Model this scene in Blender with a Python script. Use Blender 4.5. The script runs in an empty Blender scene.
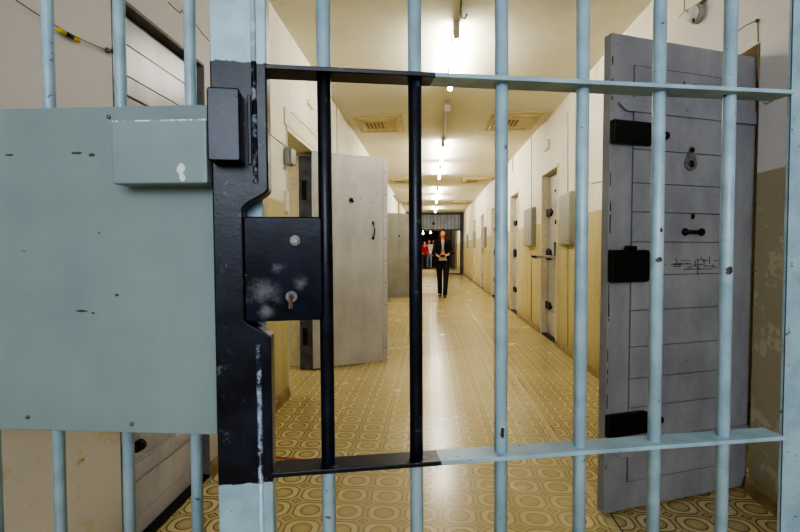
import bpy, bmesh, math, random
from mathutils import Vector, Matrix
random.seed(7)
sc = bpy.context.scene
COL = sc.collection
PI = math.pi
F = 463.0
CH = 1.15                      # camera height
YAW = math.atan(30.5/F); PIT = math.atan(16.5/F)
XL, XR, ZC, YE, YB = -1.11, 1.51, 2.85, 21.5, -2.6

# ---------------------------------------------------------------- camera
cam_d = bpy.data.cameras.new('camera'); cam = bpy.data.objects.new('camera', cam_d); COL.objects.link(cam)
cam.location = (0, 0, CH); cam.rotation_euler = (PI/2-PIT, 0, YAW)
cam_d.sensor_width = 36; cam_d.lens = F/800*36; cam_d.clip_start = .02
sc.camera = cam
R3 = cam.rotation_euler.to_matrix()
def ray(px, py): return R3 @ Vector(((px-400)/F, (266-py)/F, -1))
CO = Vector((0, 0, CH))
def onX(px, py, X): d = ray(px, py); return CO + d*(X/d.x)
def onY(px, py, Y): d = ray(px, py); return CO + d*(Y/d.y)
def onZ(px, py, Z): d = ray(px, py); return CO + d*((Z-CH)/d.z)
def onP(px, py, o, n):
    d = ray(px, py); o = Vector(o); n = Vector(n)
    return CO + d*((o-CO).dot(n)/d.dot(n))

# ---------------------------------------------------------------- materials
class G:
    def __init__(s, name, rough=.5, metal=0, spec=.5):
        s.m = bpy.data.materials.new(name); s.m.use_nodes = True
        s.t = s.m.node_tree; s.b = s.t.nodes['Principled BSDF']
        s.b.inputs['Roughness'].default_value = rough; s.b.inputs['Metallic'].default_value = metal
        s.b.inputs['Specular IOR Level'].default_value = spec
        s._c = None
    def n(s, typ, **kw):
        x = s.t.nodes.new(typ)
        for k, v in kw.items(): setattr(x, k, v)
        return x
    def L(s, a, b): s.t.links.new(a, b)
    def put(s, inp, v):
        if hasattr(v, 'links') or isinstance(v, bpy.types.NodeSocket): s.L(v, inp)
        else: inp.default_value = v
    def co(s):
        if s._c is None: s._c = s.n('ShaderNodeTexCoord').outputs['Object']
        return s._c
    def xyz(s, v=None):
        x = s.n('ShaderNodeSeparateXYZ'); s.L(v if v is not None else s.co(), x.inputs[0]); return x.outputs
    def M(s, op, a, b=0.0, c=0.0, clamp=False):
        x = s.n('ShaderNodeMath', operation=op, use_clamp=clamp)
        s.put(x.inputs[0], a); s.put(x.inputs[1], b)
        if op in ('MULTIPLY_ADD', 'WRAP', 'SMOOTH_MIN', 'COMPARE'): s.put(x.inputs[2], c)
        return x.outputs[0]
    def step(s, v, a, b):      # 0 below a, 1 above b
        x = s.n('ShaderNodeMapRange', interpolation_type='SMOOTHSTEP'); s.put(x.inputs[0], v)
        if a <= b:
            x.inputs[1].default_value = a; x.inputs[2].default_value = b
        else:
            x.inputs[1].default_value = b; x.inputs[2].default_value = a
            x.inputs[3].default_value = 1; x.inputs[4].default_value = 0
        return x.outputs[0]
    def noise(s, scale, detail=3, rough=.55, vec=None, stretch=None, dist=0):
        x = s.n('ShaderNodeTexNoise'); x.inputs['Scale'].default_value = scale; x.inputs['Detail'].default_value = detail
        x.inputs['Roughness'].default_value = rough; x.inputs['Distortion'].default_value = dist
        v = vec if vec is not None else s.co()
        if stretch:
            mp = s.n('ShaderNodeMapping'); mp.inputs['Scale'].default_value = stretch; s.L(v, mp.inputs[0]); v = mp.outputs[0]
        s.L(v, x.inputs['Vector']); return x.outputs['Fac']
    def mix(s, f, a, b):
        x = s.n('ShaderNodeMix', data_type='RGBA'); s.put(x.inputs[0], f)
        for i, v in ((6, a), (7, b)): s.put(x.inputs[i], v if not isinstance(v, tuple) else (*v[:3], 1))
        return x.outputs[2]
    def spots(s, lst, u, v, d=.35):      # soft-edged irregular chips in object space
        n = s.noise(90, 3); out = None
        for (a, b, ra, rb) in lst:
            e = s.M('ADD', s.M('POWER', s.M('ABSOLUTE', s.M('MULTIPLY', s.M('SUBTRACT', u, a), 1/ra)), 2.0),
                    s.M('POWER', s.M('ABSOLUTE', s.M('MULTIPLY', s.M('SUBTRACT', v, b), 1/rb)), 2.0))
            e = s.M('ADD', e, s.M('MULTIPLY', s.M('SUBTRACT', n, .5), 3.0))
            k = s.step(e, 1.15, .75)
            out = k if out is None else s.M('MAXIMUM', out, k)
        return out
    def col(s, c): s.put(s.b.inputs['Base Color'], c if not isinstance(c, tuple) else (*c[:3], 1)); return s
    def bump(s, h, strength=.3, dist=.005):
        x = s.n('ShaderNodeBump'); x.inputs['Strength'].default_value = strength; x.inputs['Distance'].default_value = dist
        s.L(h, x.inputs['Height']); s.L(x.outputs[0], s.b.inputs['Normal']); return s

def simple(name, c, rough=.5, metal=0, var=.12, scale=30, bump=0):
    g = G(name, rough, metal)
    n = g.noise(scale, 4)
    d = tuple(x*(1-var*1.6) for x in c); e = tuple(min(1, x*(1+var)) for x in c)
    g.col(g.mix(g.step(n, .3, .7), d, e))
    if bump: g.bump(n, bump, .002)
    return g.m

def srgb(r, g, b):
    f = lambda c: (c/255/12.92) if c/255 <= .04045 else ((c/255+.055)/1.055)**2.4
    return (f(r), f(g), f(b))

# wall plaster: cream above, yellow-ochre oil paint below 1.52 m
def wall_mat(name, near=1.0):
    g = G(name, .55, 0, .35); X = g.xyz()
    big = g.noise(1.3, 5, .6); fine = g.noise(35, 4); med = g.noise(6, 5, .65)
    streak = g.noise(5, 4, .6, stretch=(1, 1, .12))
    top = g.mix(g.step(big, .35, .7), srgb(222, 216, 200), srgb(236, 232, 220))
    top = g.mix(g.M('MULTIPLY', g.step(streak, .55, .8), .35), top, srgb(176, 160, 122))
    low = g.mix(g.step(streak, .3, .75), srgb(204, 193, 150), srgb(186, 176, 130))
    low = g.mix(g.M('MULTIPLY', g.step(med, .55, .75), .4), low, srgb(150, 132, 88))
    # nearest the gate: cool daylight painted into the colour, plus worn, flaked paint
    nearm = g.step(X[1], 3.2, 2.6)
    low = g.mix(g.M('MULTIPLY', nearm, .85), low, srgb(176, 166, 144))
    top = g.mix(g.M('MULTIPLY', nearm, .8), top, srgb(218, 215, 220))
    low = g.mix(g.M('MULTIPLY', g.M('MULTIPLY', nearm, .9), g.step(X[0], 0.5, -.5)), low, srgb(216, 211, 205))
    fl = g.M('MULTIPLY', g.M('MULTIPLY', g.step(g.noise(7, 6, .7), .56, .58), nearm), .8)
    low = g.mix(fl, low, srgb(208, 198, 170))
    z = g.M('ADD', X[2], g.M('MULTIPLY', g.M('SUBTRACT', g.noise(3, 2), .5), .02))
    c = g.mix(g.step(z, 1.50, 1.51), low, top)
    chips = g.M('MULTIPLY', g.step(g.noise(14, 3), .74, .76), .6)
    c = g.mix(chips, c, srgb(120, 104, 76))
    # browner and darker towards the skirting
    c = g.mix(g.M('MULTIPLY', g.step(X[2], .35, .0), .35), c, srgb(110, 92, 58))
    g.col(c); g.bump(g.M('ADD', g.M('MULTIPLY', fine, .4), med), .25, .006)
    return g.m
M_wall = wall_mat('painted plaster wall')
def ceil_mat():
    g = G('ceiling plaster', .7, 0, .3)
    big = g.noise(.8, 5, .6); n = g.noise(9, 5)
    c = g.mix(g.step(big, .3, .7), srgb(214, 210, 188), srgb(228, 224, 204))
    c = g.mix(g.M('MULTIPLY', g.step(n, .6, .8), .25), c, srgb(180, 160, 120))
    g.col(c); g.bump(n, .15, .005); return g.m
M_ceil = ceil_mat()

def floor_mat():
    g = G('patterned linoleum', .3, 0, .8); X = g.xyz()
    PX, PY = .164, .137
    def cell(v, p, off):
        t = g.M('ADD', g.M('MULTIPLY', v, 1/p), off)
        return g.M('SUBTRACT', g.M('FRACT', t), .5)
    u = cell(X[0], PX, .72); v = cell(X[1], PY, .08)
    wob = g.M('MULTIPLY', g.M('SUBTRACT', g.noise(60, 2), .5), .03)
    def sup(u, v, a, b, p=2.0):
        return g.M('ADD', g.M('POWER', g.M('MULTIPLY', g.M('ABSOLUTE', u), 1/a), p), g.M('POWER', g.M('MULTIPLY', g.M('ABSOLUTE', v), 1/b), p))
    def line(d, c, w):      # 1 on |d-c|<w
        return g.step(g.M('ABSOLUTE', g.M('SUBTRACT', d, c)), w, w*.45)
    d_in = g.M('ADD', g.M('SQRT', sup(u, v, .25, .28)), wob)
    inner = line(d_in, 1.0, .125)
    inner2 = g.M('MULTIPLY', line(d_in, .72, .10), .35)
    # octagonal outer ring
    d_out = g.M('ADD', g.M('POWER', sup(u, v, .43, .43, 3.0), .3333), wob)
    outer = line(d_out, 1.0, .06)
    # little lozenge on each grid corner
    uc = g.M('SUBTRACT', .5, g.M('ABSOLUTE', u)); vc = g.M('SUBTRACT', .5, g.M('ABSOLUTE', v))
    dd = g.M('ADD', g.M('MULTIPLY', uc, 1/.13), g.M('MULTIPLY', vc, 1/.13)); dd = g.M('ADD', dd, wob)
    loz = line(dd, 1.0, .30)
    lozi = g.M('MULTIPLY', g.step(dd, .75, .3), .5)
    # waisted bands joining the lozenges
    band = g.M('MULTIPLY', g.M('MULTIPLY', line(vc, .045, .022), g.step(uc, .16, .22)), .75)
    band2 = g.M('MULTIPLY', g.M('MULTIPLY', line(uc, .045, .020), g.step(vc, .16, .22)), .6)
    m = inner
    for q in (inner2, outer, loz, lozi, band, band2): m = g.M('MAXIMUM', m, q)
    fade = g.step(g.noise(1.1, 4), .3, .55)
    wear = g.step(g.M('ABSOLUTE', g.M('SUBTRACT', X[0], .1)), .25, .9)   # trodden middle strip
    m = g.M('MULTIPLY', m, g.M('ADD', .5, g.M('MULTIPLY', g.M('MULTIPLY', fade, wear), .4)))
    fill = g.step(d_in, 1.0, .8)
    fine = g.noise(240, 2); big = g.noise(1.6, 5)
    base = g.mix(g.step(big, .3, .7), srgb(190, 172, 122), srgb(203, 187, 140))
    base = g.mix(g.M('MULTIPLY', fill, .18), base, srgb(170, 145, 96))
    ring = g.M('MULTIPLY', g.step(d_out, 1.0, .9), g.step(d_in, 1.0, 1.2))
    base = g.mix(g.M('MULTIPLY', ring, .3), base, srgb(230, 216, 176))
    base = g.mix(g.M('MULTIPLY', g.step(fine, .5, .75), .35), base, srgb(150, 124, 76))
    c = g.mix(g.M('MULTIPLY', m, .85), base, srgb(92, 70, 36))
    # longitudinal seam with a plain strip beside it
    sx = g.M('SUBTRACT', X[0], .785)
    strip = g.M('MULTIPLY', g.step(g.M('ABSOLUTE', g.M('SUBTRACT', sx, -.022)), .022, .018), .65)
    c = g.mix(strip, c, srgb(208, 192, 150)); c = g.mix(g.M('MULTIPLY', g.step(g.M('ABSOLUTE', g.M('ADD', sx, .044)), .003, .001), .5), c, srgb(96, 76, 44))
    seam = g.M('MULTIPLY', g.step(g.M('ABSOLUTE', g.M('ADD', sx, g.M('MULTIPLY', g.M('SUBTRACT', g.noise(4, 3), .5), .012))), .004, .002), g.step(g.noise(2.2, 2), .35, .55))
    c = g.mix(g.M('MULTIPLY', seam, .85), c, srgb(48, 34, 20))
    g.col(c)
    sc1 = g.noise(2.5, 6, .65)
    g.L(g.M('ADD', .12, g.M('MULTIPLY', sc1, .24)), g.b.inputs['Roughness'])
    g.bump(g.M('ADD', g.M('MULTIPLY', g.noise(14, 3), .6), g.M('MULTIPLY', g.noise(3, 2), 2.0)), .05, .01)
    return g.m
M_floor = floor_mat()

BLUE1, BLUE2 = srgb(150, 174, 188), srgb(128, 152, 166)
def blue_mat(name, black=None, spots=None):
    """pale blue gloss paint; black=(x_max, z_lo, z_hi): painted black inside that range of object space"""
    g = G(name, .33, 0, .4); X = g.xyz()
    n = g.noise(18, 5); f = g.noise(160, 3)
    c = g.mix(g.step(n, .3, .7), BLUE2, BLUE1)
    chip = g.step(g.noise(38, 5, .65), .665, .69)
    c = g.mix(g.M('MULTIPLY', chip, .8), c, srgb(70, 62, 58))
    if spots: c = g.mix(g.spots(spots, X[0], X[2]), c, srgb(66, 54, 50))
    r = .33
    if black:
        xm, lo, hi = black
        w = g.M('MULTIPLY', g.M('SUBTRACT', g.noise(60, 3), .5), .012)
        z = g.M('ADD', X[2], w); x = g.M('ADD', X[0], w)
        k = g.M('MULTIPLY', g.M('MULTIPLY', g.step(z, lo-.001, lo+.001), g.step(z, hi+.001, hi-.001)), g.step(x, xm+.001, xm-.001))
        bl = g.mix(g.step(n, .35, .75), srgb(7, 10, 22), srgb(22, 28, 50))
        bl = g.mix(g.M('MULTIPLY', g.step(g.noise(40, 5, .7), .60, .70), .42), bl, srgb(120, 120, 126))
        c = g.mix(k, c, bl); g.L(g.M('SUBTRACT', .5, g.M('MULTIPLY', k, .12)), g.b.inputs['Specular IOR Level'])
    g.col(c)
    g.L(g.M('ADD', .24, g.M('MULTIPLY', n, .22)), g.b.inputs['Roughness'])
    g.bump(g.M('ADD', g.M('MULTIPLY', f, .5), n), .35, .0012)
    return g.m
M_blue = blue_mat('pale blue gloss paint')

def black_mat(name, scuffs=None, rough=.28):
    g = G(name, rough, 0, .25); X = g.xyz()
    n = g.noise(22, 5); c = g.mix(g.step(n, .35, .75), srgb(7, 10, 22), srgb(22, 28, 50))
    if scuffs:
        s_ = None
        for (a, b, r) in scuffs:
            d = g.M('SQRT', g.M('ADD', g.M('POWER', g.M('ABSOLUTE', g.M('SUBTRACT', X[0], a)), 2.0), g.M('POWER', g.M('ABSOLUTE', g.M('SUBTRACT', X[2], b)), 2.0)))
            k = g.step(g.M('ADD', g.M('MULTIPLY', d, 1/r), g.M('MULTIPLY', g.M('SUBTRACT', g.noise(26, 8, .8), .5), 4.5)), 1.5, -.2)
            s_ = k if s_ is None else g.M('MAXIMUM', s_, k)
        c = g.mix(g.M('MULTIPLY', s_, .42), c, srgb(150, 150, 156))
    c = g.mix(g.M('MULTIPLY', g.step(g.noise(70, 4, .6), .70, .74), .6), c, srgb(140, 138, 136))
    g.col(c); g.bump(g.M('ADD', n, g.M('MULTIPLY', g.noise(150, 3), .4)), .3, .001); return g.m
M_black = black_mat('black gloss paint')
M_iron = simple('black iron', srgb(18, 17, 18), .45, .2, .2, 40)
M_steel = simple('worn steel', srgb(112, 110, 106), .45, .6, .2, 80)
M_rust = simple('rusty steel', srgb(120, 82, 48), .7, .2, .3, 120)

def grey_door_mat(name, a, b, wear=.62, rough=.42):
    g = G(name, rough, 0, .5)
    n = g.noise(5, 5, .6, stretch=(1, 1, .5)); s_ = g.noise(22, 5, .7, stretch=(.5, .5, 2.0))
    c = g.mix(g.step(n, .3, .7), a, b)
    c = g.mix(g.M('MULTIPLY', g.step(s_, wear, wear+.08), .35), c, tuple(x*.45 for x in a))
    c = g.mix(g.M('MULTIPLY', g.step(g.noise(50, 4), .71, .73), .6), c, srgb(54, 50, 50))
    g.col(c); g.bump(n, .2, .004); return g.m
M_door = grey_door_mat('grey painted cell door', srgb(136, 138, 146), srgb(158, 160, 166))
M_doorl = grey_door_mat('light grey door sheet', srgb(172, 170, 168), srgb(190, 188, 186), .68)
M_doorf = grey_door_mat('drab grey far door', srgb(128, 126, 120), srgb(146, 144, 138))
M_doors = grey_door_mat('semi gloss lilac grey boards', srgb(168, 166, 172), srgb(192, 190, 194), .66, .28)
M_dooredge = simple('dark grey door edge', srgb(88, 91, 99), .5, 0, .2, 12)
M_groove = simple('dark groove', srgb(70, 70, 76), .8)
M_grooveb = simple('board gap', srgb(92, 92, 98), .8)
M_frame = simple('cream frame paint', srgb(222, 216, 194), .5, 0, .06, 20)
M_frameg = simple('grey frame paint', srgb(120, 120, 118), .5, 0, .12, 20)
M_skirt = simple('skirting paint', srgb(150, 130, 88), .5, 0, .2, 14)
M_box = simple('grey enamel box', srgb(160, 161, 154), .45, 0, .03, 6)
M_vent = simple('yellowed vent panel', srgb(204, 190, 148), .55, 0, .08, 12)
M_vdark = simple('vent slot dark', srgb(140, 124, 92), .8)
M_white = simple('white plastic', srgb(225, 222, 214), .4, 0, .05)
M_cable = simple('grey cable', srgb(150, 138, 112), .6)
M_yel = simple('yellow tape', srgb(210, 190, 40), .5)
M_nav = simple('navy sleeve', srgb(24, 30, 60), .5)
M_fix = simple('lamp channel', srgb(190, 184, 168), .45, 0, .06)
M_off = simple('unlit tube glass', srgb(205, 200, 188), .2, 0, .04)
M_dark = simple('dark cell paint', srgb(92, 86, 72), .8)
M_red_w = simple('faded red line', srgb(186, 96, 72), .6)
def emit(name, c, s):
    g = G(name); g.b.inputs['Base Color'].default_value = (*c, 1)
    g.b.inputs['Emission Color'].default_value = (*c, 1); g.b.inputs['Emission Strength'].default_value = s
    return g.m
M_tube = emit('lit fluorescent tube', (1.0, .975, .90), 108)

# ---------------------------------------------------------------- mesh helpers
def BM(): return bmesh.new()
def box(bm, x0, x1, y0, y1, z0, z1, mat=None):
    vs = [bm.verts.new((x, y, z)) for x in (x0, x1) for y in (y0, y1) for z in (z0, z1)]
    fs = [(0, 1, 3, 2), (4, 6, 7, 5), (0, 4, 5, 1), (2, 3, 7, 6), (0, 2, 6, 4), (1, 5, 7, 3)]
    for f in fs: bm.faces.new([vs[i] for i in f])
    if mat is not None: bmesh.ops.transform(bm, matrix=mat, verts=vs)
    return vs
def frames(pts):
    out = []
    for i in range(len(pts)):
        a = pts[max(i-1, 0)]; b = pts[min(i+1, len(pts)-1)]
        t = (b-a).normalized()
        ref = Vector((0, 0, 1)) if abs(t.z) < .9 else Vector((0, 1, 0))
        u = t.cross(ref).normalized(); v = u.cross(t).normalized(); out.append((u, v))
    return out
def tube(bm, pts, r, seg=12, cap=True):
    pts = [Vector(p) for p in pts]; rs = r if isinstance(r, (list, tuple)) else [r]*len(pts)
    rings = []
    for p, (u, v), q in zip(pts, frames(pts), rs):
        rings.append([bm.verts.new(p + u*q*math.cos(2*PI*k/seg) + v*q*math.sin(2*PI*k/seg)) for k in range(seg)])
    for a, b in zip(rings, rings[1:]):
        for k in range(seg):
            f = bm.faces.new((a[k], a[(k+1) % seg], b[(k+1) % seg], b[k])); f.smooth = True
    if cap: bm.faces.new(rings[0][::-1]); bm.faces.new(rings[-1])
def prism(bm, poly, axis, a, b):
    """poly of 2-D points extruded along axis ('y': poly=(x,z); 'x': poly=(y,z); 'z': poly=(x,y))"""
    def P(p, t):
        return {'y': (p[0], t, p[1]), 'x': (t, p[0], p[1]), 'z': (p[0], p[1], t)}[axis]
    A = [bm.verts.new(P(p, a)) for p in poly]; B = [bm.verts.new(P(p, b)) for p in poly]
    bm.faces.new(A); bm.faces.new(B[::-1]); n = len(poly)
    for i in range(n): bm.faces.new((A[i], B[i], B[(i+1) % n], A[(i+1) % n]))
def ellipsoid(bm, c, r, seg=16, rings=10, mat=None):
    m = Matrix.Translation(Vector(c)) @ (mat or Matrix.Identity(4)) @ Matrix.Diagonal((*r, 1))
    res = bmesh.ops.create_uvsphere(bm, u_segments=seg, v_segments=rings, radius=1, matrix=m)
    for v in res['verts']:
        for f in v.link_faces: f.smooth = True
def cone(bm, a, ra, b, rb, seg=12):      # capsule with different radii
    a = Vector(a); b = Vector(b)
    tube(bm, [a, b], [ra, rb], seg)
    ellipsoid(bm, a, (ra,)*3, seg, 8); ellipsoid(bm, b, (rb,)*3, seg, 8)
def loft(bm, rings, seg=24):             # rings: (cx, cy, z, rx, ry)
    R = []
    for (cx, cy, z, rx, ry) in rings:
        R.append([bm.verts.new((cx+rx*math.cos(2*PI*k/seg), cy+ry*math.sin(2*PI*k/seg), z)) for k in range(seg)])
    for a, b in zip(R, R[1:]):
        for k in range(seg):
            f = bm.faces.new((a[k], a[(k+1) % seg], b[(k+1) % seg], b[k])); f.smooth = True
    bm.faces.new(R[0][::-1]); bm.faces.new(R[-1])

def obj(name, bm, mat, parent=None, bevel=0, loc=None, remesh=0, smooth=0, segs=2):
    bmesh.ops.recalc_face_normals(bm, faces=bm.faces)
    me = bpy.data.meshes.new(name); bm.to_mesh(me); bm.free()
    o = bpy.data.objects.new(name, me); COL.objects.link(o)
    me.materials.append(mat)
    if parent: o.parent = parent
    if loc: o.location = loc
    if bevel:
        b = o.modifiers.new('bevel', 'BEVEL'); b.width = bevel; b.segments = segs; b.limit_method = 'ANGLE'; b.angle_limit = math.radians(40)
    if remesh:
        r = o.modifiers.new('remesh', 'REMESH'); r.mode = 'VOXEL'; r.voxel_size = remesh; r.use_smooth_shade = True
        if smooth:
            s_ = o.modifiers.new('smooth', 'SMOOTH'); s_.iterations = smooth; s_.factor = .5
    return o
def tag(o, label, cat, group=None, kind=None):
    o['label'] = label; o['category'] = cat
    if group: o['group'] = group
    if kind: o['kind'] = kind
    return o
def thing(name, label, cat, loc=(0, 0, 0), rz=0, group=None):
    o = bpy.data.objects.new(name, None); COL.objects.link(o); o.location = loc; o.rotation_euler = (0, 0, rz)
    o.empty_display_size = .1
    return tag(o, label, cat, group)
def struct(name, bm, m, parent=None, bevel=0):
    o = obj(name, bm, m, parent, bevel)
    if not parent: o['kind'] = 'structure'
    return o
def kids(o): return [c for c in bpy.data.objects if c.parent == o]
def dup(root, loc, rz, label, group=None, skip=()):
    r = root.copy(); COL.objects.link(r); r.location = loc; r.rotation_euler = (0, 0, rz); r['label'] = label
    if group: r['group'] = group
    for ch in kids(root):
        if ch.name.split('.')[0] in skip: continue
        c = ch.copy(); COL.objects.link(c); c.parent = r
        for g in kids(ch):
            d = g.copy(); COL.objects.link(d); d.parent = c
    return r

# ---------------------------------------------------------------- room shell
TH = .32
# openings: (y0, y1, top)
OL = [(onX(120, 430, XL).y, onX(207, 250, XL).y, onX(205, 65, XL).z), (3.52, 4.46, 2.10), (10.2, 11.0, 2.06)]
OR = [(2.265, 3.12, 2.105)]
RD = [onX(q, 256, XR).y for q in (557.5, 518.3, 496, 484, 475.5)]      # near jamb of each closed door on the right
RDW = .82
for y in RD: OR.append((y, y+RDW, 2.17))
def wall(side, ops):
    bm = BM(); X0, X1 = (XL-TH, XL) if side == 'left' else (XR, XR+TH)
    y = YB
    for (a, b, t) in sorted(ops):
        box(bm, X0, X1, y, a, 0, ZC); box(bm, X0, X1, a, b, t, ZC); y = b
    box(bm, X0, X1, y, YE+12, 0, ZC)
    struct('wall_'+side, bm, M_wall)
    bm = BM(); y = YB; s = 1 if side == 'left' else -1; xw = XL if side == 'left' else XR
    for (a, b, t) in sorted(ops)+[(YE-.02, 0, 0)]:
        pr = [(xw, 0), (xw+s*.022, 0), (xw+s*.018, .055), (xw+s*.006, .075), (xw, .075)]
        prism(bm, pr, 'y', y+.002, a-.002)
        y = b
    struct('baseboard_'+side, bm, M_skirt)
wall('left', OL); wall('right', OR)
bm = BM(); box(bm, XL-2.2, XR+2.2, YB, YE+12, -.1, 0); struct('floor', bm, M_floor)
bm = BM(); box(bm, XL-TH, XR+TH, YB, YE+12, ZC, ZC+.1); struct('ceiling', bm, M_ceil)
bm = BM(); box(bm, XL-TH, XR+TH, YB-.1, YB, 0, .9); box(bm, XL-TH, XL+.35, YB-.1, YB, .9, ZC)
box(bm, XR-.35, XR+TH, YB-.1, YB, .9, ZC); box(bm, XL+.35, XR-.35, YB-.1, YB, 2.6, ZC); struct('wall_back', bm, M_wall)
# cells seen through the open doorways
def cell(name, X0, X1, Y0, Y1, side):
    bm = BM(); t = .06
    box(bm, X0, X1, Y0-t, Y0, 0, 2.5); box(bm, X0, X1, Y1, Y1+t, 0, 2.5); box(bm, X0-t, X1+t, Y0-t, Y1+t, 2.5, 2.56)
    if side == 'left': box(bm, X0-t, X0, Y0-t, Y1+t, 0, 2.5)
    else: box(bm, X1, X1+t, Y0-t, Y1+t, 0, 2.5)
    struct(name, bm, M_frame)
cell('wall_left_cell', XL-TH-1.6, XL-TH, 3.0, 4.6, 'left')
cell('wall_left_cell.001', XL-TH-1.6, XL-TH, 9.8, 11.3, 'left')
cell('wall_right_cell', XR+TH, XR+TH+1.6, 2.1, 3.6, 'right')

# frames round the doorways
k = 1
for (a, b, t) in OL:
    bm = BM(); w = .035 if k > 1 else .014; x0, x1 = XL-.30, XL+(.008 if k > 1 else .001)
    box(bm, x0, x1, a, a+w*.5, 0, t); box(bm, x0, x1, b-w*.5, b, 0, t); box(bm, x0, x1, a, b, t-w, t)
    if k > 1: box(bm, XL, XL+.012, a-.05, b+.05, t, t+.13)
    struct('trim_%d' % k, bm, M_frameg if k == 1 else M_frame, bevel=.003); k += 1
for (a, b, t) in sorted(OR):
    bm = BM(); w = .03; x0, x1 = XR-.008, XR+.3
    if a > 3: box(bm, x0, x1, a, a+w, 0, t)
    box(bm, x0, x1, b-w, b, 0, t); box(bm, x0, x1, a, b, t-(w if a > 3 else .008), t)
    struct('trim_%d' % k, bm, M_frame, bevel=.003); k += 1

M_gapshade = simple('door gap shade', srgb(26, 24, 24), .7)  # dark strips painted in for the shaded gap under closed doors
for i, (a, b, t) in enumerate([OL[0]]+sorted(OR)[1:]):
    bm = BM(); xx = (XL-.05, XL-.004) if i == 0 else (XR+.01, XR+.11)
    box(bm, *xx, a, b, 0, .016); struct('trim_%d' % k, bm, M_gapshade); k += 1
# ---------------------------------------------------------------- cell doors (local: x 0 free edge .. W hinge, front = -y, z up)
HB, HM, HT = .40, 1.08, 1.64
def make_cell_door(name, label, W, H, mat, matb, zs=None, T=.045, group=None, bolts=True):
    t = thing(name, label, 'cell door', group=group)
    bm = BM(); box(bm, 0, W, 0, T, .012, H)
    obj('leaf', bm, mat, t, bevel=.004)
    # boards: a field of horizontal planks with narrow gaps between, inside plain stiles
    bm = BM(); x0, x1 = .118*W/.82, W-.14
    if zs: x0, x1 = .012, W-.012
    zs = zs or [.14, .32, .47, .60, .74, .90, 1.055, 1.20, 1.33, 1.455, 1.60, 1.76, 1.955]
    zs = [z*H/2.08 for z in zs]
    for a, b in zip(zs, zs[1:]): box(bm, x0, x1, -.006, .002, a+.0014, b-.0014)
    obj('boards', bm, matb, t, bevel=.0012, segs=1)
    bm = BM(); box(bm, x0-.004, x1+.004, -.0012, .004, zs[0]-.003, zs[-1]+.003); obj('board_backing', bm, M_grooveb, t)
    # long hinge straps with pointed ends
    for zc in (HT+.122, HB-.12):
        bm = BM(); h = .03
        prism(bm, [(.03, zc), (.075, zc+h), (W-.008, zc+h), (W-.008, zc-h), (.075, zc-h)], 'y', -.0125, -.005)
        s = obj('hinge_strap', bm, mat, t, bevel=.002)
        bm = BM()
        for x in (.07, .40, W-.11, W-.03): ellipsoid(bm, (x, -.0125, zc), (.008, .005, .008), 10, 6)
        obj('rivets', bm, mat, s)
    # bolts at the free edge
    for i, zc in enumerate((HT, HM, HB) if bolts else ()):
        bm = BM()
        h, L = ((.048, .225), (.068, .215), (.048, .225))[i]
        prism(bm, [(-.006, zc-h), (L-.03, zc-h), (L, zc-h+.028), (L, zc+h-.028), (L-.03, zc+h), (-.006, zc+h)], 'y', -.030, -.001)
        if i == 1: box(bm, .07, .13, -.026, -.01, zc+h-.002, zc+h+.018)
        b_ = obj('bolt_case', bm, M_iron, t, bevel=.006)
        if i == 1: continue
        bm = BM(); tube(bm, [(L-.005, -.018, zc), (L+.05, -.018, zc)], .010, 10)
        ellipsoid(bm, (L+.052, -.02, zc), (.015, .015, .017), 12, 8)
        obj('bolt_knob', bm, M_iron, b_)
    return t
GD = 'closed cell doors along the right wall'
A = onZ(604, 517, 0); B = onZ(746, 487.5, 0)
dv = (B-A); W0 = dv.length; ang = math.atan2(dv.y, dv.x)
H0 = onP(610, 32, A, (-dv.y, dv.x, 0)).z
big = make_cell_door('cell_door', 'large grey boarded cell door swung wide open on the right, black bolt cases', W0, H0, M_door, M_door)
big.location = (A.x, A.y, 0); big.rotation_euler = (0, 0, ang)
bn = Vector((math.sin(ang), -math.cos(ang), 0))
def bl(px, py):                      # pixel -> local x,z on the open door's face
    p = onP(px, py, A, bn) - A; return p.x*math.cos(ang)+p.y*math.sin(ang), p.z
# teardrop key cover
cx, cz = bl(689, 163); bm = BM()
prof = []
for i in range(24):
    a = 2*PI*i/24; r = .036; x = r*math.sin(a); z = -r*math.cos(a)
    if z > 0: x *= max(.35, 1-z/.055); z *= 2.0
    prof.append((cx+x, cz+z))
prism(bm, prof, 'y', -.012, -.004); o = obj('key_cover', bm, simple('dull zinc', srgb(118, 118, 118), .5, .2, .25, 60), big, bevel=.002)
bm = BM(); ellipsoid(bm, (cx, -.016, cz+.055), (.011, .008, .011), 12, 8); ellipsoid(bm, (cx, -.014, cz-.005), (.012, .005, .016), 12, 8)
obj('pivot_screw', bm, M_iron, o)
cx, cz = bl(691.5, 216.5); bm = BM(); ellipsoid(bm, (cx, -.006, cz), (.011, .007, .013), 14, 8); obj('peephole', bm, M_iron, big)
(hx0, hz0), (hx1, _) = bl(682.5, 232), bl(699, 232); bm = BM()
tube(bm, [(hx0, -.02, hz0), (hx1, -.02, hz0)], .008, 10)
ellipsoid(bm, (hx0, -.014, hz0), (.014, .014, .017), 12, 8); ellipsoid(bm, (hx1, -.014, hz0), (.014, .014, .017), 12, 8)
obj('handle', bm, M_iron, big)
bm = BM()
for i in range(26):                  # gouges around the food hatch height
    px = random.uniform(672, 716); py = random.uniform(259, 272); x, z = bl(px, py)
    L = random.uniform(.008, .05); a = random.choice((0, 0, 0, .1, PI/2, .9))
    m = Matrix.Translation((x, -.0068, z)) @ Matrix.Rotation(a, 4, 'Y')
    box(bm, -L/2, L/2, -.0006, .0006, -.0012, .0012, m)
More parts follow.
